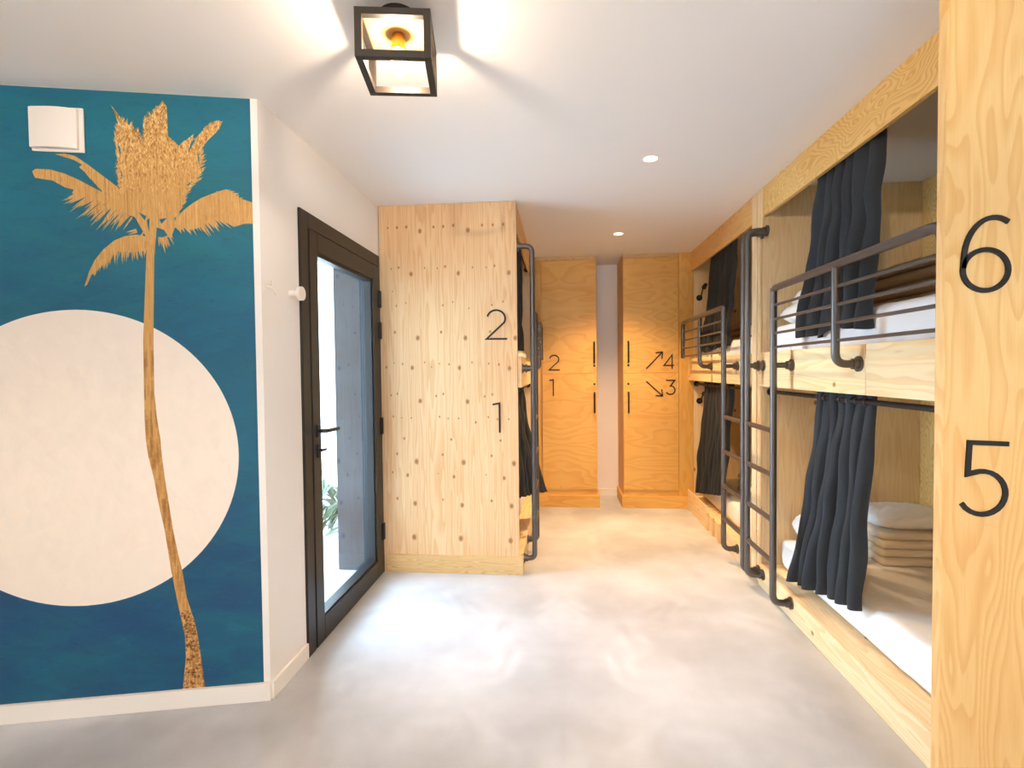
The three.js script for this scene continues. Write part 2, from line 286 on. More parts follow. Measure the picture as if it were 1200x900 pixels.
  // lower left frond with long hanging blades
  pathOn(Z([[64, 362], [80, 352], [140, 355], [200, 372], [260, 398], [320, 430], [390, 465], [450, 500], [510, 560], [470, 548], [400, 520], [330, 480], [250, 466], [232, 455], [240, 440], [205, 432], [150, 402], [110, 396], [76, 390]]));
  blades([[250, 455], [320, 475], [400, 510], [490, 560]], 30, (t) => 160 - 34 * t, 60, 128, 4.5, 4);
  blades([[330, 490], [400, 520], [470, 550]], 16, (t) => 138 - 18 * t, 70, 130, 4.5, 14);
  // drooping frond
  pathOn(Z([[560, 640], [500, 630], [455, 636], [410, 655], [365, 692], [330, 735], [305, 785], [284, 850], [296, 842], [315, 800], [345, 775], [385, 725], [430, 700], [480, 705], [530, 700], [556, 690]]));
  blades([[545, 690], [480, 695], [420, 698], [370, 735], [320, 790]], 30, (t) => 84 + 22 * t, 26, 62, 4, 5);
  // right frond
  pathOn(Z([[630, 640], [652, 600], [672, 560], [705, 525], [740, 498], [780, 474], [830, 455], [884, 438], [912, 456], [950, 480], [1012, 500], [1012, 584], [960, 584], [915, 598], [880, 578], [830, 570], [790, 590], [740, 610], [700, 600], [668, 596], [650, 642]]));
  blades([[880, 565], [820, 560], [760, 575], [700, 585], [665, 590]], 24, (t) => 44 + 16 * t, 40, 88, 5.5, 6);
  blades([[800, 470], [860, 448], [900, 452], [950, 480]], 14, () => -12, 10, 26, 4, 16);
  // ragged edges of the upright fronds
  blades([[432, 150], [424, 240], [436, 330], [440, 430], [470, 520]], 44, () => -118, 22, 46, 4, 21);
  blades([[436, 300], [444, 400], [470, 500]], 24, () => 152, 18, 40, 4, 22);
  blades([[770, 280], [765, 340], [750, 400], [710, 440], [690, 500], [665, 560]], 40, () => -28, 22, 48, 4.5, 23);
  blades([[440, 140], [500, 200], [530, 238]], 16, () => -80, 14, 34, 4, 24);
  blades([[536, 230], [545, 160], [600, 90]], 20, () => -105, 14, 36, 4, 25);
  blades([[690, 250], [720, 240], [760, 225], [800, 175], [850, 155]], 22, () => -58, 10, 26, 3.5, 26);
  blades([[545, 600], [520, 640], [500, 600]], 8, (t) => 120 + 60 * t, 40, 80, 5, 27);
  blades([[600, 640], [620, 640], [650, 620]], 8, (t) => 90 - 30 * t, 40, 70, 5, 28);
  pathOn([[172, 290], [181, 290], [180.5, 340], [180, 400], [181, 460], [184, 490], [188, 514], [190, 535], [193, 558], [198, 590], [203, 621], [208, 645], [214, 670], [219, 700], [229, 730], [232, 745], [238, 785], [241, 811], [214, 811], [218, 770], [217, 745], [213, 728], [207, 700], [201, 670], [197, 645], [193, 621], [186, 590], [180, 558], [174, 535], [171, 514], [169.5, 490], [169, 460], [168, 400], [170, 340]]);
  f.globalCompositeOperation = 'destination-out';
  for (const q of [[[512, 535], [545, 552], [540, 570]], [[600, 565], [632, 560], [610, 585]], [[560, 560], [556, 620], [548, 570]]]) pathOn(q.map((p) => z5(...p)));
  f.globalCompositeOperation = 'source-atop';
  f.fillStyle = '#cd9c58'; f.fillRect(0, 0, cw, chh);
  for (let i = 0; i < 2200; i++) { const x = r2() * cw; f.fillStyle = r2() < 0.55 ? `rgba(236,196,130,${0.1 + 0.3 * r2()})` : `rgba(128,78,26,${0.06 + 0.2 * r2()})`; f.fillRect(x, r2() * chh * 0.9, 1 + r2() * 3, 40 + r2() * 260); }
  // crumpled foil: dense at the tips, thinning out downwards
  for (let i = 0; i < 5200; i++) { const e = r2() * r2(), p = P(...z5(380 + r2() * 500, 60 + 420 * e)); f.fillStyle = r2() < 0.42 ? 'rgba(246,214,152,0.5)' : 'rgba(116,66,16,0.36)'; f.save(); f.translate(p[0], p[1]); f.rotate((r2() - 0.5) * 1.6); f.fillRect(0, 0, 1.5 + r2() * 3, 3 + r2() * 12); f.restore(); }
  for (let i = 0; i < 2200; i++) { const p = P(...z5(60 + r2() * 940, 280 + r2() * 480)); f.fillStyle = r2() < 0.5 ? 'rgba(244,210,150,0.22)' : 'rgba(126,76,24,0.2)'; f.fillRect(p[0], p[1], 1 + r2() * 2, 6 + r2() * 22); }
  // the trunk: browner foil from the disc down, cracked near the ground
  for (let i = 0; i < 1500; i++) { const t = Math.pow(r2(), 0.7), p = P(160 + r2() * 90, 372 + 440 * t); f.fillStyle = 'rgba(112,62,18,0.16)'; f.fillRect(p[0], p[1], 3 + r2() * 10, 20 + r2() * 70); }
  for (let i = 0; i < 900; i++) { const p = P(200 + r2() * 46, 715 + 98 * r2()); f.fillStyle = r2() < 0.5 ? 'rgba(226,172,104,0.6)' : 'rgba(74,40,14,0.55)'; f.fillRect(p[0], p[1], 2 + r2() * 9, 2 + r2() * 6); }
  for (let i = 0; i < 160; i++) { const p = P(160 + r2() * 60, 480 + 220 * r2()); f.fillStyle = 'rgba(216,164,98,0.4)'; f.fillRect(p[0], p[1], 3 + r2() * 14, 1.5 + r2() * 3); }
  c.drawImage(foil, 0, 0);
  const t = new THREE.CanvasTexture(cv); t.colorSpace = THREE.SRGBColorSpace; t.magFilter = THREE.LinearFilter;
  const g = new THREE.BoxGeometry(W, Hm, 0.002); g.translate(-S0 - W / 2, Y0 + Hm / 2, 0.001); g.rotateY(MA); g.translate(MC.x, 0, MC.z);
  tag(obj('palm_mural', g, std({ map: t, roughness: 0.55 })), 'teal and navy wallpaper mural with gold palm over a cream disc', 'mural');
}
// white ventilation cover on the mural
{
  const P0 = MC.clone().addScaledVector(MN, 0.02), L = (px, py) => { const h = pixPlane(px, py, P0, MN); return [-h.clone().sub(MC).dot(MD), h.y]; };
  const [xa, ya] = L(33, 122), [xb, yb] = L(97, 178);
  const o = thing('ventilation_cover', 'white square ventilation cover with bowed front on the mural', 'vent', [MC.x, 0, MC.z]); o.rotation.y = MA;
  const w = Math.abs(xb - xa), h = Math.abs(yb - ya), cx = (xa + xb) / 2, cyy = (ya + yb) / 2;
  obj('back_plate', bx(cx - w / 2, cx + w / 2, cyy - h / 2, cyy + h / 2, 0.0025, 0.012, 0.004), M.base, o);
  const s = new THREE.Shape(); s.moveTo(-w * 0.47, 0); s.lineTo(w * 0.4, 0); s.lineTo(w * 0.4, 0.012); s.quadraticCurveTo(0, 0.034, -w * 0.47, 0.012); s.closePath();
  const bow = new THREE.ExtrudeGeometry(s, { depth: h * 0.86, bevelEnabled: true, bevelSize: 0.003, bevelThickness: 0.003, bevelSegments: 2, curveSegments: 12 });
  bow.rotateX(Math.PI / 2); bow.scale(1, 1, 1); bow.translate(cx, cyy + h * 0.43, 0.012); // profile: x across, z out of the wall
  obj('front_cover', bow, M.base, o);
}
// white peg and hook on the door wall
{
  const p = pix(353, 344, 0, XL + 0.055);
  const o = thing('wall_peg', 'round white wall peg beside the glazed door frame', 'peg', [XL, p.y, p.z]);
  const st = new THREE.CylinderGeometry(0.012, 0.018, 0.045, 16); st.rotateZ(-Math.PI / 2); st.translate(0.0225, 0, 0); obj('stem', st, M.base, o);
  const dk = new THREE.CylinderGeometry(0.033, 0.033, 0.016, 28); dk.rotateZ(Math.PI / 2); dk.translate(0.053, 0, 0); obj('disc', dk, M.base, o);
  const q = pix(312, 337, 0, XL);
  const k = thing('wall_hook', 'small white cross-shaped hook on the wall near the mural edge', 'hook', [XL, q.y, q.z]);
  obj('plate', bx(0, 0.006, -0.02, 0.02, -0.008, 0.008, 0.002), M.base, k);
  obj('prong', [pipe([[0.004, 0.006, 0], [0.03, 0.0, 0], [0.036, 0.028, 0.016]], 0.004, 0.01, 8), pipe([[0.004, 0.006, 0], [0.03, -0.004, 0], [0.036, -0.03, -0.016]], 0.004, 0.01, 8)], M.base, k);
}
console.log('mural done');

// ------------------------------------------------------------------ bunks
const grp = { ladder: 'tubular ladders with guard rails', curtain: 'charcoal bunk curtains', mattress: 'bunk mattresses' };
// three knots side by side, as the veneer repeats across the sheet
const knotPx = [];
{
  const a = (X, Y, s) => knotPx.push([440 + X / 4.089, 230 + Y / 4.089, s]), b = (X, Y, s) => knotPx.push([440 + X / 3.75, 440 + Y / 3.75, s]);
  for (const [X, Y, s] of [[58, 153, 1.2], [102, 151, 1.3], [147, 148, 1.5], [212, 168, 2.2], [277, 148, 1.4], [324, 146, 1.4], [372, 140, 1.6], [442, 163, 2.4], [510, 139, 1.4], [561, 138, 1.3], [611, 135, 1.6], [110, 343, 1.2], [75, 350, 0.9], [170, 374, 2.2], [235, 345, 0.9], [296, 346, 0.9], [333, 338, 1.2], [396, 370, 2.2], [464, 342, 1], [530, 342, 0.8], [569, 334, 1.2], [638, 367, 2.3], [100, 526, 1], [145, 512, 0.8], [322, 523, 1.1], [369, 508, 0.9], [448, 538, 0.8], [557, 521, 1.1], [611, 505, 1], [80, 457, 0.7], [92, 653, 1.4], [202, 680, 2.4], [314, 652, 1.4], [430, 680, 2.4], [548, 650, 1.2], [669, 680, 2.2], [52, 820, 1.2], [88, 800, 0.8], [130, 805, 1], [176, 823, 2.1], [235, 797, 0.9], [268, 819, 0.9], [306, 803, 0.8], [352, 806, 1], [402, 823, 2.1], [462, 797, 0.9], [542, 803, 1], [590, 807, 1.2], [642, 825, 2.2]]) a(X, Y, s);
  for (const [X, Y, s] of [[68, 88, 1.1], [96, 81, 1.1], [196, 113, 2.2], [266, 91, 1.1], [298, 82, 1.1], [404, 116, 2.3], [480, 93, 1.1], [513, 84, 1.1], [78, 181, 1], [115, 187, 0.9], [157, 187, 1], [281, 182, 1], [319, 190, 0.9], [365, 190, 1], [440, 207, 1.3], [495, 184, 1], [536, 193, 1], [585, 193, 1], [126, 278, 1.3], [333, 282, 1.3], [549, 287, 1.4], [95, 345, 1.4], [180, 379, 2.6], [295, 349, 1.4], [387, 383, 2.6], [510, 354, 1.4], [608, 388, 2.6], [75, 426, 1], [141, 439, 1.8], [276, 432, 0.8], [345, 446, 1.8], [486, 437, 0.8], [565, 452, 1.9], [96, 541, 1.3], [174, 563, 2.4], [296, 547, 1.2], [381, 571, 2.3], [510, 552, 1.4], [598, 575, 2.4], [170, 711, 2.8], [375, 717, 2.8], [594, 727, 2.8]]) b(X, Y, s);
}
const knots21 = knotPx.map(([x, y, s]) => { const p = pix(x, y, 2, ZP); return [p.x + 1.28, p.y, s * 0.0066]; });
M.plyKnots = ply(plyTex(7, [232, 194, 146], [206, 146, 92], { K: 5, su: 5, sv: 0.16, amt: 0.38, mx: 1.0, my: 2.6, fibre: 0.05, knots: knots21 }));
// the bunk shell: face towards the aisle at xf, deep to xb, from z0 (far) to z1 (near)
function bunkShell(o, s, xf, xback, z0, z1, { beam = M.plyBeam, boards = [[z0, z1]], deckLow = 0.13 } = {}) {
  const X = (a) => xf + s * a, lim = (a, b) => [Math.min(X(a), X(b)), Math.max(X(a), X(b))], dp = Math.abs(xback - xf);
  const B = (a, b, y0, y1, za, zb, r, gr, off) => bx(...lim(a, b), y0, y1, za, zb, r, gr, off);
  obj('top_beam', B(0, 0.022, 2.41, H - 0.001, z0, z1, 0.002, 2, [0.1, s * 0.3]), beam, o);
  boards.forEach(([a, b], i) => obj('bunk_rail_board', B(-0.0265, 0.0, 1.31, 1.53, a + 0.001, b - 0.001, 0.003, 2, [i * 0.37 + 0.1, i * 0.6]), M.pine, o));
  obj('upper_deck', B(0.0, dp - 0.025, 1.40, 1.42, z0 + 0.01, z1 - 0.01, 0, 2), M.plyInner, o);
  obj('lower_deck', B(0.0, dp - 0.025, deckLow - 0.02, deckLow + 0.005, z0 + 0.01, z1 - 0.01, 0, 2), M.pine, o);
  obj('base_board', B(-0.0265, 0.0, 0, deckLow + 0.007, z0, z1, 0.003, 2, [0.5, 0.2]), M.pine, o);
  obj('back_panel', B(dp - 0.02, dp, 0, H - 0.001, z0, z1, 0, 1, [0.3, 0]), M.plyBeam, o);
  const rod = new THREE.CylinderGeometry(0.0125, 0.0125, z1 - z0 - 0.05, 14); rod.rotateX(Math.PI / 2);
  for (const y of [1.275, 2.47]) { const r1 = rod.clone(); r1.translate(X(0.045), y, (z0 + z1) / 2); const caps = [z0 + 0.03, z1 - 0.03].map((z) => { const c = new THREE.CylinderGeometry(0.027, 0.027, 0.014, 18); c.rotateX(Math.PI / 2); c.translate(X(0.045), y, z); return c; }); obj('curtain_rod', [r1, ...caps], M.black, o); }
}
const bunkNear = thing('bunk_bed', 'built-in plywood double bunk with 6 and 5 on its end panel', 'bunk bed', [0, 0, 0], 'built-in double bunks');
const bunkFar = thing('bunk_bed', 'built-in plywood double bunk between the lockers marked 4 and 3 and a post', 'bunk bed', [0, 0, 0], 'built-in double bunks');
const bunkLeft = thing('bunk_bed', 'built-in plywood double bunk with 2 and 1 on its knotty end panel', 'bunk bed', [0, 0, 0], 'built-in double bunks');
const ZD0 = -3.735, ZD1 = -3.545;
bunkShell(bunkNear, 1, XR, XW, ZD1, ZN - 0.04, { boards: [[ZD1, -2.345], [-2.345, ZN - 0.04]] });
bunkShell(bunkFar, 1, XR, XW, ZK + 0.016, ZD0, { beam: M.plyAmber, boards: [[ZK + 0.016, -4.35], [-4.35, ZD0]] });
// end panels and posts
obj('end_panel', bx(1.0925, XW, 0, H - 0.001, ZN - 0.036, ZN, 0.003, 1, [0.15, 0.1]), M.plyAmber, bunkNear);
obj('skirting', bx(1.0725, XW, 0, 0.125, ZN + 0.0005, ZN + 0.02, 0.002, 0), M.pineEdge, bunkNear);
obj('inner_panel', bx(XR + 0.03, XW - 0.021, 0, H - 0.001, ZD1 - 0.022, ZD1 - 0.001, 0, 1, [0.2, 0.3]), M.plyInner, bunkNear);
obj('post', bx(XR - 0.004, XR + 0.03, 0, H - 0.001, ZD1 - 0.085, ZD1 - 0.0005, 0.003, 1, [0.3, 0]), M.pine, bunkNear);
obj('post', bx(XR - 0.004, XR + 0.03, 0, H - 0.001, ZD0 + 0.0005, ZD0 + 0.085, 0.003, 1, [0.6, 0]), M.pine, bunkFar);
obj('post', bx(XR + 0.006, XR + 0.03, 0, H - 0.001, ZD0 + 0.0855, ZD1 - 0.0855, 0, 1), M.pineEdge, bunkFar);
obj('inner_panel', bx(XR + 0.03, XW - 0.021, 0, H - 0.001, ZD0 + 0.001, ZD0 + 0.022, 0, 1, [0.5, 0.2]), M.plyInner, bunkFar);
obj('inner_panel', bx(XR + 0.026, XW - 0.021, 0, H - 0.001, ZK - 0.02, ZK + 0.015, 0, 1, [0.1, 0.5]), M.plyInner, bunkFar);
// battens on the base of the far bunk
for (const z of [-4.71, -4.545, -4.37]) obj('batten', bx(XB - 0.022, XB - 0.0005, 0, 0.16, z - 0.022, z + 0.022, 0.003, 1), M.pine, bunkFar);
obj('raised_base', bx(XB - 0.012, XB - 0.0005, 0.0, 0.205, ZK + 0.03, -4.74, 0.004, 2, [0.2, 0.1]), M.pine, bunkFar);
digit(6, pix(1154, 300, 2, ZN).x, 1.641, ZN, 0.213, 0.0135, bunkNear, M.black);
digit(5, pix(1150, 560, 2, ZN).x + 0.004, 1.003, ZN, 0.214, 0.0135, bunkNear, M.black);
// left bunk, mirrored
const XF = -0.296;
bunkShell(bunkLeft, -1, XF, XL + 0.004, ZK + 0.002, ZP - 0.024, { beam: M.plyAmber, boards: [[ZK + 0.002, ZP - 0.024]] });
obj('end_panel', bx(XL + 0.006, XF, 0, H - 0.001, ZP - 0.0235, ZP, 0.002, 1, [1.28, 0]), M.plyKnots, bunkLeft);
obj('skirting', bx(XL + 0.02, XF + 0.025, 0, 0.125, ZP + 0.0005, ZP + 0.02, 0.002, 0, [0.4, 0.1]), M.pineEdge, bunkLeft);
obj('inner_panel', bx(XL + 0.03, XF - 0.002, 0, H - 0.001, ZK - 0.02, ZK + 0.001, 0, 1, [0.6, 0.5]), M.plyInner, bunkLeft);
digit(2, pix(581.5, 380, 2, ZP).x, 1.645, ZP, 0.21, 0.0125, bunkLeft, M.black);
digit(1, pix(584.5, 490, 2, ZP).x, 0.997, ZP, 0.212, 0.0125, bunkLeft, M.black);

// ------------------------------------------------------------------ ladders with guard rails
// s = +1 for the right side; dir = direction from the tall stile to the short one along z
function ladder(s, xTube, xBase, xFace, zTall, dir, len, label) {
  const o = thing('bunk_ladder', label, 'ladder', [0, 0, 0], grp.ladder);
  const zS = zTall + dir * 0.41, R = 0.0185, zU = zS + dir * 0.66, zE = zS + dir * len;
  const flange = (x, y, z, face) => { const c = new THREE.CylinderGeometry(0.034, 0.034, 0.009, 20); c.rotateZ(Math.PI / 2); c.translate(face - s * 0.0045, y, z); const b = new THREE.CylinderGeometry(0.024, 0.024, 0.022, 16); b.rotateZ(Math.PI / 2); b.translate(face - s * 0.02, y, z); return [c, b]; };
  const low = 0.095;
  obj('tall_stile', pipe([[xFace, 2.30, zTall], [xTube, 2.30, zTall], [xTube, low, zTall], [xBase, low, zTall]], R, 0.06, 14), M.metal, o);
  obj('short_stile', pipe([[xTube, 1.875, zE - dir * 0.001], [xTube, 1.875, zS], [xTube, low, zS], [xBase, low, zS]].slice(1), R, 0.06, 14), M.metal, o);
  obj('guard_rail', pipe([[xTube, 1.80, zS], [xTube, 1.875, zS], [xTube, 1.875, zE], [xTube, 1.53, zE]], R, 0.06, 14), M.metal, o);
  obj('guard_post', pipe([[xTube, 1.875, zU], [xTube, 1.445, zU], [xBase, 1.445, zU]], R * 0.95, 0.06, 14), M.metal, o);
  for (const y of [1.78, 1.702, 1.624, 1.547]) obj('guard_bar', pipe([[xTube, y, zS], [xTube, y, zE]], 0.0075, 0.01, 10), M.metal, o);
  for (const y of [1.075, 0.82, 0.565, 0.325]) obj('rung', pipe([[xTube, y, zTall], [xTube, y, zS]], 0.0155, 0.01, 12), M.metal, o);
  obj('wall_bracket', pipe([[xTube, 1.445, zTall], [xBase, 1.445, zTall]], 0.015, 0.01, 12), M.metal, o);
  obj('wall_bracket', pipe([[xTube, 1.445, zS], [xBase, 1.445, zS]], 0.015, 0.01, 12), M.metal, o);
  for (const [y, z, f] of [[2.30, zTall, xFace], [low, zTall, xBase], [low, zS, xBase], [1.445, zTall, xBase], [1.445, zS, xBase], [1.445, zU, xBase]]) obj('flange', flange(0, y, z, f), M.metal, o);
  return o;
}
ladder(1, 1.192, XB, XR - 0.004, ZD1 + 0.085, 1, 1.3, 'dark steel ladder and guard rail on the bunk marked 6 and 5');
ladder(1, 1.192, XB, XR - 0.004, ZD0 + 0.2, -1, 1.28, 'dark steel ladder and guard rail on the bunk beside lockers 4 and 3');
ladder(-1, -0.192, XF + 0.0265, XF, ZP - 0.06, -1, 1.25, 'dark steel ladder and guard rail beside the knotty end panel');

// ------------------------------------------------------------------ curtains
function curtain(label, zt, zb, yt, yb, x, pleats, amp, { s = 1, shift = 0, bulge = 0, ragged = 0, seed = 1, lift = 0, flare = 0 } = {}) {
  const NU = 150, NV = 26, pos = [], idx = [], uv = [], r = mulberry(seed), ph = Array.from({ length: 24 }, () => r());
  for (let j = 0; j <= NV; j++) for (let i = 0; i <= NU; i++) {
    const u = i / NU, v = j / NV, z = zt[0] + (zt[1] - zt[0]) * u + ((zb[0] - zt[0]) + ((zb[1] - zb[0]) - (zt[1] - zt[0])) * u) * Math.pow(v, 1.15);
    const k = u * pleats + 0.07 * n2(u * 3 + seed, v * 1.2) + ph[3] * 0.3, w = Math.sin(k * 2 * Math.PI), w2 = Math.sign(w) * Math.pow(Math.abs(w), 0.8);
    const A = amp * (0.55 + 0.5 * v) * (0.7 + 0.5 * n2(u * 4 + seed * 3, v * 0.7 + seed));
    const xx = x + s * (w2 * A + (shift + flare * (1 - u)) * Math.pow(v, 1.4) - bulge * Math.sin(Math.PI * Math.min(1, v * 1.1)) + 0.012 * n2(u * 3, v * 3 + seed));
    const y = yt + (yb + lift * u + ragged * n2(u * 5 + seed, 3.3) * v - yt) * v + 0.004 * w;
    pos.push(xx, y, z + 0.010 * Math.cos(k * 2 * Math.PI)); uv.push(z, y);
  }
  for (let j = 0; j < NV; j++) for (let i = 0; i < NU; i++) { const a = j * (NU + 1) + i, b = a + NU + 1; idx.push(a, a + 1, b, a + 1, b + 1, b); }
  const g = new THREE.BufferGeometry(); g.setAttribute('position', new THREE.Float32BufferAttribute(pos, 3)); g.setAttribute('uv', new THREE.Float32BufferAttribute(uv, 2)); g.setIndex(idx); g.computeVertexNormals();
  const o = thing('bunk_curtain', label, 'curtain', [0, 0, 0], grp.curtain);
  obj('fabric', g, M.curtain, o);
  const n = pleats;
  for (let i = 0; i < n; i++) { const e = new THREE.TorusGeometry(0.019, 0.003, 8, 20); e.rotateY(0); e.translate(x, yt - 0.035, zt[0] + (zt[1] - zt[0]) * (i + 0.5) / n); obj('eyelet', e, M.metal, o); }
  return o;
}
const CX = XR + 0.045;
curtain('charcoal curtain hanging before the lower bunk marked 5', [-2.92, -2.42], [-3.22, -2.50], 1.31, 0.17, CX, 7, 0.042, { lift: 0.14, seed: 2, shift: -0.01 });
curtain('charcoal curtain draped over the guard rail of the bunk marked 6', [-2.92, -2.38], [-3.1, -2.40], 2.505, 1.61, CX, 6, 0.042, { ragged: 0.03, seed: 5, shift: -0.02 });
curtain('charcoal curtain of the lower bunk beside locker door 3', [-5.12, -4.30], [-5.33, -4.5], 1.31, 0.19, CX, 8, 0.034, { lift: 0.17, seed: 8, shift: -0.02 });
curtain('charcoal curtain of the upper bunk beside locker door 4', [-4.9, -4.2], [-5.15, -4.32], 2.505, 1.60, CX, 7, 0.034, { ragged: 0.03, seed: 11, shift: -0.02 });
curtain('charcoal curtain hanging out of the lower bunk marked 1', [-4.45, -3.69], [-4.55, -3.73], 1.31, 0.37, XF - 0.035, 7, 0.026, { s: -1, seed: 14, shift: -0.01, flare: -0.21, lift: 0.14 });
curtain('charcoal curtain at the upper bunk marked 2', [-4.3, -3.75], [-4.4, -3.8], 2.505, 1.60, XF - 0.03, 6, 0.03, { s: -1, seed: 17, ragged: 0.02 });

// ------------------------------------------------------------------ bedding
function softBox(w, h, d, r, amp, seed, nx = 26, ny = 6, nz = 26) {
  const g = new THREE.BoxGeometry(w, h, d, nx, ny, nz), p = g.attributes.position, v = V();
  for (let i = 0; i < p.count; i++) {
    v.fromBufferAttribute(p, i);
    const q = V(Math.max(-w / 2 + r, Math.min(w / 2 - r, v.x)), Math.max(-h / 2 + r, Math.min(h / 2 - r, v.y)), Math.max(-d / 2 + r, Math.min(d / 2 - r, v.z)));
    const dd = v.clone().sub(q); if (dd.length() > 1e-6) v.copy(q).addScaledVector(dd.normalize(), r);
    const k = (v.y + h / 2) / h;
    v.y += amp * k * fbm(v.x * 5 + seed, v.z * 5, 3); v.x += amp * 0.7 * n2(v.z * 4 + seed, v.y * 9); v.z += amp * 0.7 * n2(v.x * 4 + seed, v.y * 9 + 5);
    p.setXYZ(i, v.x, v.y, v.z);
  }
  return planarUV(smoothN(g), 2);
}
function smoothN(g) { // shared normals across box seams
  g.computeVertexNormals(); const p = g.attributes.position, n = g.attributes.normal, m = new Map();
  const key = (i) => [p.getX(i), p.getY(i), p.getZ(i)].map((v) => Math.round(v * 5000)).join();
  for (let i = 0; i < p.count; i++) { const k = key(i), a = m.get(k) ?? V(); a.add(V().fromBufferAttribute(n, i)); m.set(k, a); }
  for (let i = 0; i < p.count; i++) { const a = m.get(key(i)).clone().normalize(); n.setXYZ(i, a.x, a.y, a.z); }
  return g;
}
function place(g, mat, name, label, cat, x, y, z, { ry = 0, rz = 0, rx = 0, group } = {}) {
  const m = obj(name, g, mat); m.position.set(x, y, z); m.rotation.set(rx, ry, rz, 'YXZ'); return tag(m, label, cat, group);
}
function mattress(x0, x1, y0, y1, z0, z1, label, seed) {
  return place(softBox(Math.abs(x1 - x0), y1 - y0, z1 - z0, 0.045, 0.008, seed), M.sheet, 'mattress', label, 'mattress', (x0 + x1) / 2, (y0 + y1) / 2, (z0 + z1) / 2, { group: grp.mattress });
}
mattress(1.41, 2.26, 0.142, 0.325, ZD1 + 0.03, ZN - 0.07, 'white mattress on the lower bunk marked 5, under a folded duvet stack', 1);
mattress(1.36, 2.26, 1.425, 1.70, ZD1 + 0.03, ZN - 0.07, 'white mattress on the upper bunk marked 6', 2);
mattress(1.40, 2.26, 0.142, 0.325, ZK + 0.04, ZD0 - 0.03, 'white mattress on the lower bunk beside locker door 3', 3);
mattress(1.36, 2.26, 1.425, 1.66, ZK + 0.04, ZD0 - 0.03, 'white mattress on the upper bunk beside locker door 4', 4);
mattress(XL + 0.06, XF - 0.06, 0.142, 0.42, ZK + 0.04, ZP - 0.05, 'white mattress on the bottom bunk behind the knotty end panel', 5);
mattress(XL + 0.06, XF - 0.05, 1.425, 1.62, ZK + 0.04, ZP - 0.05, 'white mattress on the top bunk behind the knotty end panel', 6);
function pillowGeo(w, d, h, seed) {
  const N = 30, pos = [], idx = [], uv = [];
  for (const s of [1, -1]) {
    const b = pos.length / 3;
    for (let j = 0; j <= N; j++) for (let i = 0; i <= N; i++) {
      const u = i / N * 2 - 1, v = j / N * 2 - 1, e = Math.pow(Math.max(0, (1 - Math.pow(Math.abs(u), 3.2)) * (1 - Math.pow(Math.abs(v), 3.2))), 0.55), pin = 1 - 0.07 * (u * u + v * v - Math.abs(u * v) * 2 * 0.55);
      pos.push(u * w / 2 * pin, s * h / 2 * e * (1 + 0.12 * n2(u * 2 + seed, v * 2)) + 0.006 * n2(u * 6 + seed, v * 6), v * d / 2 * pin); uv.push(u * w / 2, v * d / 2);
    }
    for (let j = 0; j < N; j++) for (let i = 0; i < N; i++) { const a = b + j * (N + 1) + i, c = a + N + 1; s > 0 ? idx.push(a, c, a + 1, a + 1, c, c + 1) : idx.push(a, a + 1, c, a + 1, c + 1, c); }
  }
  const g = new THREE.BufferGeometry(); g.setAttribute('position', new THREE.Float32BufferAttribute(pos, 3)); g.setAttribute('uv', new THREE.Float32BufferAttribute(uv, 2)); g.setIndex(idx); return smoothN(g);
}
const pil = (label, x, y, z, o = {}) => place(pillowGeo(o.w ?? 0.6, o.d ?? 0.4, o.h ?? 0.15, o.seed ?? 1), M.pillow, 'pillow', label, 'pillow', x, y, z, o);
// folded duvet: one cloth folded into flat layers
function folded(label, mat, x, y, z, w, d, layers, seed) {
  const o = thing('folded_duvet', label, 'duvet', [x, y, z]);
  let yy = 0; layers.forEach((h, i) => { const g = softBox(w - 0.02 * rnd(), h, d - 0.03 * rnd(), h * 0.48, 0.006, seed + i * 3, 22, 5, 20); g.translate((rnd() - 0.5) * 0.015, yy + h / 2, (rnd() - 0.5) * 0.02); yy += h * 0.97; obj('fold', g, mat, o); });
  return yy;
}
const h1 = folded('beige folded duvet stacked on the lower mattress of bunk 5', M.duvet, 2.0, 0.325, -3.24, 0.5, 0.46, [0.052, 0.05, 0.045, 0.04], 3);
pil('white pillow lying on the beige duvet stack of bunk 5', 2.0, 0.325 + h1 + 0.045, -3.25, { w: 0.5, d: 0.42, h: 0.1, seed: 4 });
pil('white pillow behind the curtain of bunk 5', 1.6, 0.43, -3.33, { w: 0.28, d: 0.3, h: 0.21, seed: 7 });
folded('brown folded blanket on the upper mattress of bunk 6', M.duvetBrown, 1.95, 1.70, -2.75, 0.6, 0.9, [0.07, 0.065, 0.06, 0.05], 21);
pil('white pillow lying flat at the end of bunk 6', 1.64, 1.765, -3.33, { w: 0.52, d: 0.34, h: 0.16, seed: 9 });
pil('white pillow leaning on top at the end of bunk 6', 1.70, 1.90, -3.36, { w: 0.5, d: 0.3, h: 0.17, rz: 0.25, seed: 10 });
pil('white pillow on the upper bunk beside locker door 4', 1.72, 1.725, -4.1, { w: 0.6, d: 0.42, h: 0.13, seed: 12 });
folded('brown folded blanket on the upper bunk beside locker door 4', M.duvetBrown, 1.9, 1.66, -5.1, 0.6, 0.5, [0.06, 0.06, 0.05], 31);
pil('white pillow on the lower bunk beside locker door 3', 1.72, 0.44, -4.03, { w: 0.55, d: 0.4, h: 0.17, seed: 13, rx: 0.25 });
folded('beige folded duvet on the lower bunk beside locker door 3', M.duvet, 1.85, 0.325, -4.6, 0.55, 0.5, [0.06, 0.055, 0.05], 41);
pil('white pillow on the upper bunk marked 2', -0.55, 1.69, -3.95, { w: 0.42, d: 0.5, h: 0.15, seed: 15 });

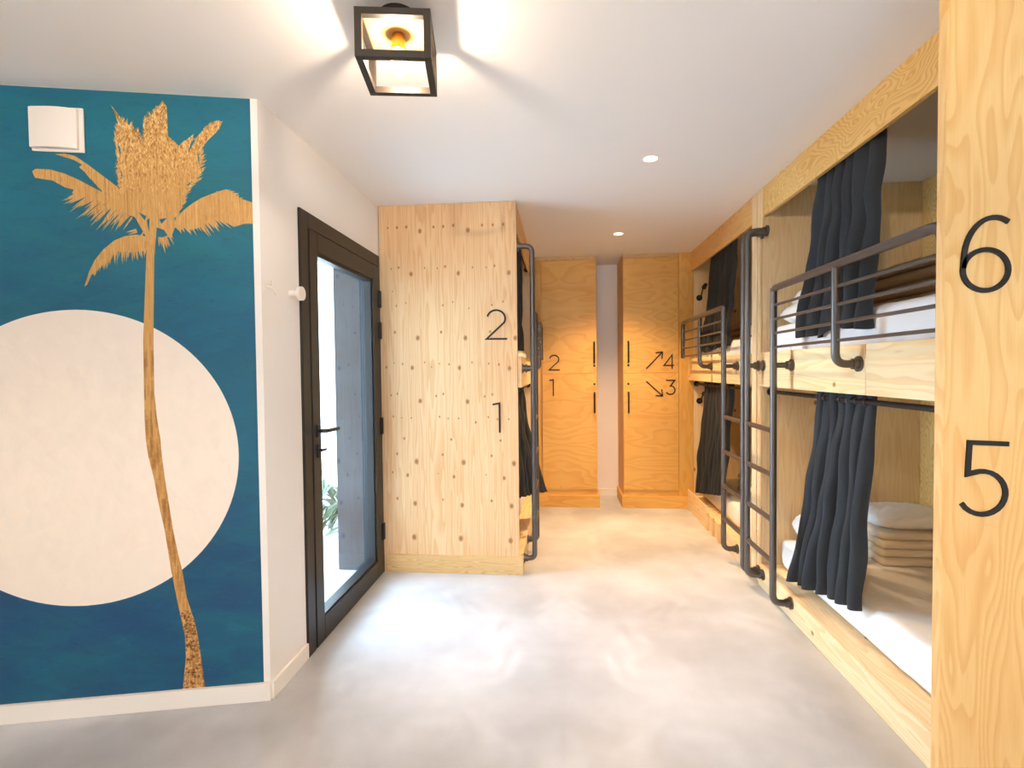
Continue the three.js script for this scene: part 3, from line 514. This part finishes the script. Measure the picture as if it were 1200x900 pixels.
// reading lights on the end wall of the far bunk
for (const [y, lab] of [[2.2, 'upper'], [1.16, 'lower']]) {
  const o = thing('reading_light', `black gooseneck reading light on the end wall of the ${lab} bunk beside the lockers`, 'reading light', [1.40, y, ZK + 0.001]);
  const c = new THREE.CylinderGeometry(0.03, 0.03, 0.02, 20); c.rotateX(Math.PI / 2); c.translate(0, -0.06, 0.01); obj('base', c, M.black, o);
  obj('arm', pipe([[0, -0.06, 0.015], [0, -0.05, 0.09], [0.0, 0.01, 0.14], [0.0, 0.03, 0.2]], 0.007, 0.04, 8), M.black, o);
  const hd = new THREE.CylinderGeometry(0.016, 0.024, 0.06, 16); hd.rotateX(Math.PI / 2 - 0.3); hd.translate(0, 0.028, 0.22); obj('head', hd, M.black, o);
}
console.log('bunks done');

// ------------------------------------------------------------------ lockers
function locker(label, x0, x1, dx0, dx1, handleX, marks, filler) {
  const o = thing('locker', label, 'locker', [0, 0, 0], 'lockers at the end of the aisle'), zf = ZK, zb = -5.95;
  obj('carcass', bx(x0, x1, 0.0, H - 0.001, zb + 0.001, zf - 0.003, 0.002, 1, [x0, 0.2]), M.plyLocker, o);
  const split = 1.388;
  [[split + 0.0015, 2.555], [0.185, split - 0.0015]].forEach(([y0, y1], i) => {
    const d = obj('locker_door', bx(dx0, dx1, y0, y1, zf - 0.002, zf + 0.016, 0.002, 0, [i * 0.41 + x0 * 0.2, 0.3 + x0]), M.plyLocker, o);
    const a = i ? 1.19 : 1.71, b = i ? 0.985 : 1.50, kz = i ? 1.279 : 1.468;
    obj('handle', pipe([[handleX, a, zf + 0.014], [handleX, a, zf + 0.042], [handleX, b, zf + 0.042], [handleX, b, zf + 0.014]], 0.0085, 0.018, 10), M.black, d);
    const k = new THREE.CylinderGeometry(0.011, 0.011, 0.012, 14); k.rotateX(Math.PI / 2); k.translate(handleX, kz, zf + 0.02); obj('lock', k, M.black, d);
  });
  obj('plinth', [bx(x0 - 0.02, x1 + (filler ? 0 : 0.022), 0, 0.122, zf, zf + 0.03, 0.003, 0, [0.1, x0])], M.plyLocker, o);
  if (!filler) obj('plinth', bx(x1, x1 + 0.022, 0, 0.122, zb + 0.06, zf, 0.003, 2), M.plyLocker, o);
  else obj('plinth', bx(x0 - 0.02, x0, 0, 0.122, zb + 0.06, zf, 0.003, 2), M.plyLocker, o);
  obj('kick_board', bx(x0, x1, 0.122, 0.184, zf - 0.002, zf + 0.004, 0.001, 0), M.plyLocker, o);
  obj('crown_strip', bx(x0, x1, 2.562, H - 0.001, zf - 0.002, zf + 0.006, 0.001, 0), M.pineEdge, o);
  if (filler) obj('filler_strip', bx(dx1 + 0.003, XR + 0.025, 0.122, H - 0.001, zf - 0.002, zf + 0.014, 0.002, 1, [0.33, 0]), M.plyLocker, o);
  marks(o, zf + 0.016);
  return o;
}
locker('tall plywood locker with doors marked 2 and 1', XF + 0.003, 0.375, -0.19, 0.372, 0.348, (o, z) => {
  digit(2, -0.064, 1.425, z, 0.16, 0.0115, o, M.black); digit(1, -0.08, 1.158, z, 0.175, 0.0115, o, M.black);
}, false);
locker('tall plywood locker with doors marked 4 and 3 and arrows', 0.642, XB + 0.003, 0.646, 1.196, 0.692, (o, z) => {
  digit(4, 1.108, 1.428, z, 0.145, 0.0115, o, M.black); digit(3, 1.112, 1.166, z, 0.15, 0.0115, o, M.black);
  arrow(0.873, 1.432, 1.035, 1.60, z, 0.0115, o, M.black); arrow(0.873, 1.303, 1.035, 1.152, z, 0.0115, o, M.black);
}, true);

// ------------------------------------------------------------------ lamps
function lantern(x, z, turn, label, cd) {
  const o = thing('ceiling_lantern', label, 'lamp', [x, H, z], 'cube ceiling lanterns'); o.rotation.y = turn;
  const w = 0.232, h = 0.15, b = 0.022, yb = -0.2, y1 = yb + h, e = w / 2;
  const can = new THREE.CylinderGeometry(0.062, 0.066, 0.05, 32); can.translate(0, -0.025, 0); obj('canopy', can, M.lamp, o);
  obj('top_plate', bx(-e + b, e - b, y1 - 0.012, y1 - 0.004, -e + b, e - b), M.lampTop, o);
  for (const [sx, sz] of [[-1, -1], [1, -1], [-1, 1], [1, 1]]) obj('post', bx(sx * e, sx * (e - b), yb, y1, sz * e, sz * (e - b), 0.001), M.lampIn, o);
  for (const y of [yb, y1 - b]) {
    for (const s of [-1, 1]) { obj('rail', bx(-e + b, e - b, y, y + b, s * e, s * (e - b), 0.001), M.lampIn, o); obj('rail', bx(s * e, s * (e - b), y, y + b, -e + b, e - b, 0.001), M.lampIn, o); }
  }
  const so = new THREE.CylinderGeometry(0.02, 0.026, 0.052, 24); so.translate(0, y1 - 0.038, 0); obj('socket', so, M.brass, o);
  const prof = [[0, -0.078], [0.014, -0.075], [0.024, -0.064], [0.0285, -0.05], [0.027, -0.036], [0.019, -0.018], [0.013, 0]].map(([r, y]) => new THREE.Vector2(r, y));
  const bulb = new THREE.LatheGeometry(prof, 24); bulb.translate(0, y1 - 0.062, 0);
  obj('bulb', bulb, M.bulb, o);
  const L = new THREE.PointLight(new THREE.Color(1.0, 0.8, 0.6), cd, 0, 2); L.position.set(0, y1 - 0.112, 0); L.castShadow = true; L.shadow.radius = 0.7; L.name = 'lantern_light'; o.add(L);
  return o;
}
M.lamp = std({ color: 0x1d1a18, roughness: 0.45, metalness: 0.3 });
M.lampIn = std({ color: 0x2a231d, roughness: 0.5, metalness: 0.2 });
M.lampTop = std({ color: 0xc99a58, roughness: 0.5 });
M.brass = std({ color: 0xb98845, roughness: 0.3, metalness: 0.9 });
M.bulb = std({ color: 0xffe9c8, emissive: new THREE.Color(1.0, 0.78, 0.48), emissiveIntensity: 9 });
lantern(-0.522, -1.70, 8.8 * Math.PI / 180, 'black cube-framed ceiling lantern with a lit bulb before the bunks', 0.55);
lantern(-0.5, 0.75, 0, 'black cube-framed ceiling lantern behind the viewpoint', 5.5);
function downlight(x, z, label, cd) {
  const o = thing('downlight', label, 'downlight', [x, H, z], 'recessed ceiling downlights');
  const ring = new THREE.LatheGeometry([[0.036, -0.001], [0.046, -0.0035], [0.052, -0.0005]].map((p) => new THREE.Vector2(...p)), 32); obj('trim_ring', ring, M.ceiling, o);
  const dsk = new THREE.CylinderGeometry(0.037, 0.037, 0.001, 28); dsk.translate(0, -0.0015, 0); obj('lens', dsk, std({ color: 0xffffff, emissive: new THREE.Color(1, 0.85, 0.62), emissiveIntensity: 5 }), o);
  const L = new THREE.SpotLight(new THREE.Color(1.0, 0.66, 0.34), cd, 0, 1.0, 1.0, 2); L.position.set(0, -0.006, 0); L.target.position.set(0, -2, 0); o.add(L, L.target); L.castShadow = true; L.shadow.radius = 1.5; L.name = 'downlight_lamp';
}
downlight(0.507, -2.987, 'round recessed ceiling downlight beside the bunk marked 6', 7);
downlight(0.507, -4.60, 'round recessed ceiling downlight before the lockers', 19);

// ------------------------------------------------------------------ outside the door
M.gravel = std({ map: concreteTex(12, [196, 194, 190], [140, 138, 132], 1.2, 1.3), roughness: 0.95 });
M.lawn = std({ color: 0x4f8a2c, roughness: 1 });
M.render = std({ color: 0xd9dde0, roughness: 0.9 });
structure(obj('terrace', bx(-9, XL - WT, -0.2, -0.03, -9, 6), M.gravel), 'pale gravel terrace outside the door', 'terrace');
tag(obj('lawn', bx(-6, -1.9, -0.03, 0.01, -7.4, -5.95), M.lawn), 'green lawn strip before the white outbuilding', 'lawn').userData.kind = 'stuff';
{
  const b = thing('outbuilding', 'white rendered outbuilding seen through the door glass', 'building', [0, 0, -7.5]);
  obj('wall', bx(-6.5, -1.7, -0.03, 2.7, -0.6, 0), M.render, b);
  obj('roof_edge', bx(-6.6, -1.7, 2.7, 2.76, -0.65, 0.06, 0.005), M.frame, b); obj('roof_slab', bx(-6.6, -1.7, 2.76, 2.9, -0.65, 0.1, 0.005), M.render, b);
  for (const y of [0.1, 0.2]) obj('skirting_rail', bx(-6.5, -1.7, y, y + 0.03, 0, 0.03), M.concrete, b);
  const g = obj('vent_grille', bx(-3.64, -3.42, 2.09, 2.31, 0, 0.03, 0.006), M.base, b);
  for (let i = 0; i < 4; i++) obj('slat', bx(-3.6, -3.46, 2.13 + i * 0.04, 2.145 + i * 0.04, 0.03, 0.036), M.concrete, g);
}
M.leaf = std({ color: 0x27401f, roughness: 0.55, side: THREE.DoubleSide }); M.leaf2 = std({ color: 0x456244, roughness: 0.5, side: THREE.DoubleSide });
{
  const leaf = (L, W) => { const pos = [], idx = [], n = 6; for (let i = 0; i <= n; i++) { const t = i / n, w = W * Math.sin(Math.PI * Math.pow(t, 0.8)) / 2 + 0.0008, y = L * (t * 0.8 - 0.5 * t * t * 0.6), z = L * t; pos.push(-w, y + w * 0.35, z, 0, y, z, w, y + w * 0.35, z); } for (let i = 0; i < n; i++) for (const k of [0, 1]) { const a = i * 3 + k; idx.push(a, a + 3, a + 1, a + 1, a + 3, a + 4); } const g = new THREE.BufferGeometry(); g.setAttribute('position', new THREE.Float32BufferAttribute(pos, 3)); g.setIndex(idx); g.computeVertexNormals(); return clean(g); };
  const lg = [leaf(0.2, 0.055), leaf(0.16, 0.05), leaf(0.24, 0.06)], r = mulberry(303);
  for (const [x, z, h, lab] of [[-2.07, -4.2, 0.4, 'leafy dark green shrub behind the door glass by the concrete reveal'], [-2.6, -4.8, 0.44, 'leafy dark green shrub beyond the glass, farther from the reveal'], [-2.1, -4.85, 0.42, 'leafy green shrub beyond the glass between the other shrubs']]) {
    const o = thing('garden_shrub', lab, 'shrub', [x, -0.03, z], 'shrubs outside the door');
    for (let k = 0; k < 7; k++) { const a = r() * 7, e = 0.12 + 0.1 * r(); obj('stem', pipe([[0, 0, 0], [Math.cos(a) * e * 0.5, h * 0.5, Math.sin(a) * e * 0.5], [Math.cos(a) * e, h * (0.7 + 0.25 * r()), Math.sin(a) * e]], 0.006, 0.1, 6), M.leaf, o); }
    for (let k = 0; k < 60; k++) { const a = r() * 2 * Math.PI, q = Math.sqrt(r()) * 0.16, y = h * (0.06 + 0.9 * r()), m = new THREE.Mesh(lg[k % 3], r() < 0.3 ? M.leaf2 : M.leaf); m.name = 'leaf'; m.castShadow = m.receiveShadow = true; m.position.set(Math.cos(a) * q, y, Math.sin(a) * q); m.rotation.set(-0.6 + r() * 0.9, Math.PI / 2 - a + (r() - 0.5), 0, 'YXZ'); o.add(m); }
  }
}
console.log('scene done');
renderer.render(scene, camera);
